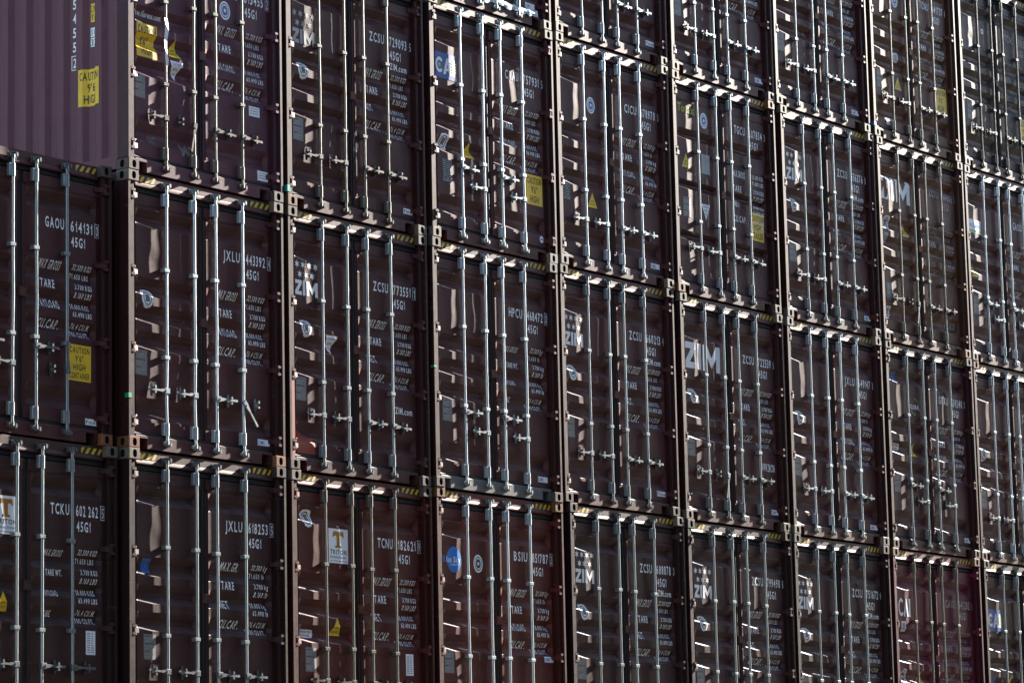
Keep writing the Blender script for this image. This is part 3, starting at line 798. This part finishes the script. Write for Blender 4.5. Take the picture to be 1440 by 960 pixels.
T[3,2] = dict(label='container numbered 688878 with white star logo, bottom row beside the blue sticker container', paint='dark', prints='zim .38 2.15; seal .36 1.61; plate .28 .93', code=C('ZCSU', '688878', '0', False, com='mid'), metal='mid')
T[4,-1] = dict(label='container cut by the top edge, above the one with the lime green logo', metal='mid', prints='plate .27 .91; lab 2.17 .25', dirt=.3, code=C('ZCSU', '671250', '2', False))
T[4,0] = dict(label='container numbered 607834 with lime green logo and plain wide door panels', prints='touax .40 2.46; bround .82 2.37; ytri .38 1.78; gpaper .84 1.79; plate .38 1.16; wtri .81 1.16; caut 2.03 1.13', code=C('TGCU', '607834', '0', False, dz=.17), metal='mid', var=9, dirt=.25)
T[4,1] = dict(label='container numbered 722539 with very large clean white three-letter logo', prints='zimbig .60 2.13; seal .38 1.61; plate .28 .96; lab 2.2 .25', code=C('ZCSU', '722539', '6', False, com='www'), metal='mid', handles='E')
T[4,2] = dict(label='container numbered 799490 with white star logo, bottom row', paint='dark', prints='zim .40 2.12; seal .40 1.61; plate .29 .97', code=C('ZCSU', '799490', '8', False), metal='mid', adv=.007)
T[5,-1] = dict(label='container at the top edge just left of the warm brown container', metal='mid', prints='plate .28 .92; lab 2.16 .25', dirt=.35, code=C('ZCSU', '647793', '0', False))
T[5,0] = dict(label='container numbered 656376 with white star logo, left of the rusty container', prints='zim .42 2.12; seal .40 1.59; plate .32 .93; lab 2.2 .25', code=C('ZCSU', '656376', '3', False, com='mid'), metal='mid')
T[5,1] = dict(label='container numbered 649147 with only a shield seal and plate on its left door', prints='seal .38 1.59; plate .28 .93; lab 2.16 .24', code=C('JXLU', '649147', '3', False, w='B', unit=('kg', 'lb')))
T[5,2] = dict(label='container numbered 751672 with white star logo, left of the maroon container', paint='dark', prints='zim .36 2.12; seal .36 1.59; plate .28 .93', code=C('ZCSU', '751672', '4', False, com='mid'), metal='mid')
T[6,-1] = dict(label='warm brown container numbered 641737 with yellow caution sign near the top right', paint='rusty', prints='bround .84 2.13; sq .8 1.28; plate .34 .89; ytri .83 .91; cau 2.06 .87; paper .55 .3', code=C('TCNU', '641737', '4', False), metal='old', dirt=.4)
T[6,0] = dict(label='rusty brown container numbered 784502 with large streaked white logo', paint='rusty', prints='zimbig .60 2.22; streaks .62 2.20; seal .36 1.72; ytri .84 1.68; gsq .29 1.5; plate .34 .72; sq .32 .45', code=C('ZCSU', '784502', '5', False, dz=.12, com='www2', dim=True), metal='old', dirt=.75, handles='E')
T[6,1] = dict(label='container numbered 534240 with blue square label and small green arc logo', prints='bsq .35 2.42; globe .86 2.05; oval .33 1.44; ytri .8 1.44; plate .3 .93; lab 2.2 .25', code=C('GCXU', '534240', '0', False, w='B', unit=('kg', 'lb')), handles='B', metal='mid', adv=.004)
T[6,2] = dict(label='maroon container numbered 545202 with outlined white logo, bottom row', paint='maroon', prints='caitext .39 2.1; sq .35 1.84; round .34 1.15; ytri .79 1.15; plate .3 .8', code=C('CAXU', '545202', '3', False, dim=True), metal='old', dirt=.2)
T[7,-1] = dict(label='dirty grey brown container at the top right with blackened doors', paint='grey', prints='gsq .46 1.95; dot .84 2.18; plate .38 .89; cau 2.03 .84', code=C('TCNU', '583637', '0', False, dim=True), metal='dirty', dirt=1.0)
T[7,0] = dict(label='container at the right edge with a blue and green bordered white logo sticker', prints='seacube .36 2.04; ytri .33 1.38; dot .77 1.43; plate .33 .86', code=C('GAOU', '637251', '3'), handles='B')
T[7,1] = dict(label='container at the right edge below the one with the white logo sticker', prints='seal .34 1.56; plate .28 .9; lab 2.14 .25', code=C('JXLU', '641258', '7', w='B'))
T[7,2] = dict(label='container in the bottom right corner with a dark blue logo rectangle', paint='dark', prints='cai .39 2.06; bsq .31 1.17; ytri .8 1.2; plate .3 .9', code=C('CAIU', '455610', '1'), metal='mid')
T[7,-2] = dict(label='topmost container, only its sill showing in the top right corner', metal='old', dirt=.7)
T[6,-2] = dict(label='topmost container above the warm brown container, just out of view', metal='old', dirt=.5)
T[8,-1] = dict(label='container beyond the right edge beside the blackened container', metal='old', dirt=.4)
for r, w in ((0, 'second'), (1, 'third'), (2, 'fourth')):
    T[8,r] = dict(label='container beyond the right edge of the photo, %s row from the top' % w, metal='mid')
for c in range(-1, 9):
    T[c,3] = dict(label='ground level container under column %d of the wall, below the photo' % (c+2), metal='mid', dirt=.3)
root00 = None; ROOT = {}
for (c, r), kw in sorted(T.items()):
    kw = dict(kw); rnd = random.Random(c*13+r*5)
    kw.setdefault('dx', DXR.get((c, r), rnd.uniform(-.012, .012)))
    kw['dy'] = DYC[c] + (rnd.uniform(-.004, .004)) + (.015 if (c, r) == (-1, 1) else 0)
    kw['dz'] = DZC[c]
    kw.setdefault('yaw', rnd.uniform(-.07, .03))
    root, doors, pc = container(c, r, **kw)
    ROOT[c, r] = root
    if (c, r) == (0, 0): root00 = (root, pc)

# prints on the corrugated side wall of the corner container (length along y, read from the outside left)
root, pc = root00
sw = [o for o in root.children if o.name.startswith('side_wall')][0]
SB = [y for y, _ in SP]
def side_print(fl, name):
    # print coordinates: u grows towards the door (-y)
    m = conform(fl, name, lambda u, z, l: (SX + side_depth(-u) - l - .001, -u, z), [-y for y in SB], 0)
    # seen from -x with -y to the right: keep winding
    obj(name, m, sw)
fl = Flat()
for i, ch in enumerate('FCIU815455'):
    fl.text(ch, -.855, 2.94-.155*i-.16 if i > 3 else 2.99-.155*i-.16, .105, .052 if ch not in 'I1' else .014, WHITE)
fl.text('2', -.85, 1.215, .1, .045, WHITE); fl.frame(-.875, -.785, 1.185, 1.345, .009, WHITE)
side_print(fl, 'lettering')
fl = Flat(); fl.rect(-.60, -.498, 1.655, 1.875, YELLOW).frame(-.60, -.498, 1.655, 1.875, .008, BLACK, 1).text('2.9m', -.585, 1.775, .075, .075, BLACK, 1).text("9'6", -.58, 1.68, .07, .06, BLACK, 1); side_print(fl, 'height_label')
fl = Flat(); fl.rect(-.60, -.498, 1.39, 1.61, WHITE).frame(-.60, -.498, 1.39, 1.61, .006, BLACK, 1).rect(-.60, -.498, 1.495, 1.503, BLACK, 1).text('I', -.58, 1.52, .07, .01, BLACK, 1).text('C', -.545, 1.52, .07, .03, BLACK, 1).text('33', -.585, 1.41, .07, .07, BLACK, 1); side_print(fl, 'route_label')
side_print(sign_caution(["CAUTION", "9'6", "HIGH"], .30, .40).moved(-.582, .96), 'warning_sign')

# ------------------------------------------------------------------ added unseen block behind the camera, invented to deepen the shade on the doors
for i in range(11):
    for k in range(8):
        rnd = random.Random(i*17+k)
        o = bpy.data.objects.new('shipping_container', None); COL.objects.link(o)
        o.location = (-32+i*12.5+rnd.uniform(-.05, .05), -29.5+rnd.uniform(-.04, .04), k*H-.01); o.rotation_euler = (0, 0, -math.pi/2)
        o['label'] = 'brown container of an added unseen block behind the camera, darkening the doors'; o['category'] = 'shipping container'; o['group'] = 'containers of the added light-blocking block'
        b = PAINTS[rnd.choice(('brown', 'dark', 'red', 'choco'))]; pc = (*b, .3)
        for q in (0, 1): obj('side_wall', SIDE[q], o, color=pc); obj('corner_post', POST[q], o, color=pc)
        obj('roof', ROOF, o, color=pc); obj('front_wall', ENDW, o, color=pc)
        for key, m in CAST.items(): obj('corner_casting', m, o, color=(.17, .13, .11, .4))

# ------------------------------------------------------------------ small things tied or stuck to single containers
def part_of(c, r, name): return [o for o in ROOT[c, r].children if o.name.split('.')[0] == name]
def tape(c, r, z, h, mat):
    mb = MB(); mb.prism_z([(-.003,.05),(-.003,-.003),(.043,-.003),(.044,.0285),(.040,.0285),(.039,.001),(.0,.001),(.0,.05)], z, z+h, mat)
    obj('tape', mb.mesh('tape'), part_of(c, r, 'corner_post')[0])
tape(0, 1, .51, .05, TAPE); tape(1, 0, .15, .075, TEAL); tape(2, 1, 1.37, .025, TAPE); tape(6, -1, .14, .06, LBLUE)
mb = MB()
for a in (1.27, 1.34): mb.cyl((0, 0, a), (0, 0, a+.05), .0182, TAPE, 12)
obj('tape', mb.mesh('tape'), part_of(2, 1, 'locking_bar')[1])
mb = MB(); mb.box(.0435, .115, .0285, .0298, .13, .97, PRIMER); obj('primer_patch', mb.mesh('primer_patch'), part_of(1, 1, 'corner_post')[0])
# torn white seal tag hanging from the first bar of the corner container
mb = MB(); v = []
for i in range(9):
    z = 1.72-i*.065; w = .05*(1-.06*i); x = -.012+.012*math.sin(i*1.1)
    v += [(x-w*.5, -.022-.006*math.sin(i*1.7), z), (x+w*.5, -.024+.008*math.cos(i*1.3), z)]
mb.add(v, [(2*i, 2*i+1, 2*i+3, 2*i+2) for i in range(8)], WHITE); obj('paper_tag', mb.mesh('paper_tag', fix=False), part_of(0, 0, 'locking_bar')[0])
# bleached plastic wrap caught along the sill of the container above the blue logo
PW = mat_flat('plastic_wrap', (.42, .52, .58), .35, .3, .5)
mb = MB(); v = []; n = 26; rw = random.Random(2)
for i in range(n+1):
    x = .75+1.45*i/n; a = .028+rw.uniform(-.006, .006)
    v += [(x, a+.014, .205+rw.uniform(-.012, .012)), (x, a, .165+rw.uniform(-.012, .012)), (x, a+.004, .12+rw.uniform(-.02, .02))]
mb.add(v, [(3*i+k, 3*i+3+k, 3*i+4+k, 3*i+1+k) for i in range(n) for k in (0, 1)], PW); obj('plastic_wrap', mb.mesh('plastic_wrap', fix=False), part_of(2, -1, 'door_sill')[0])
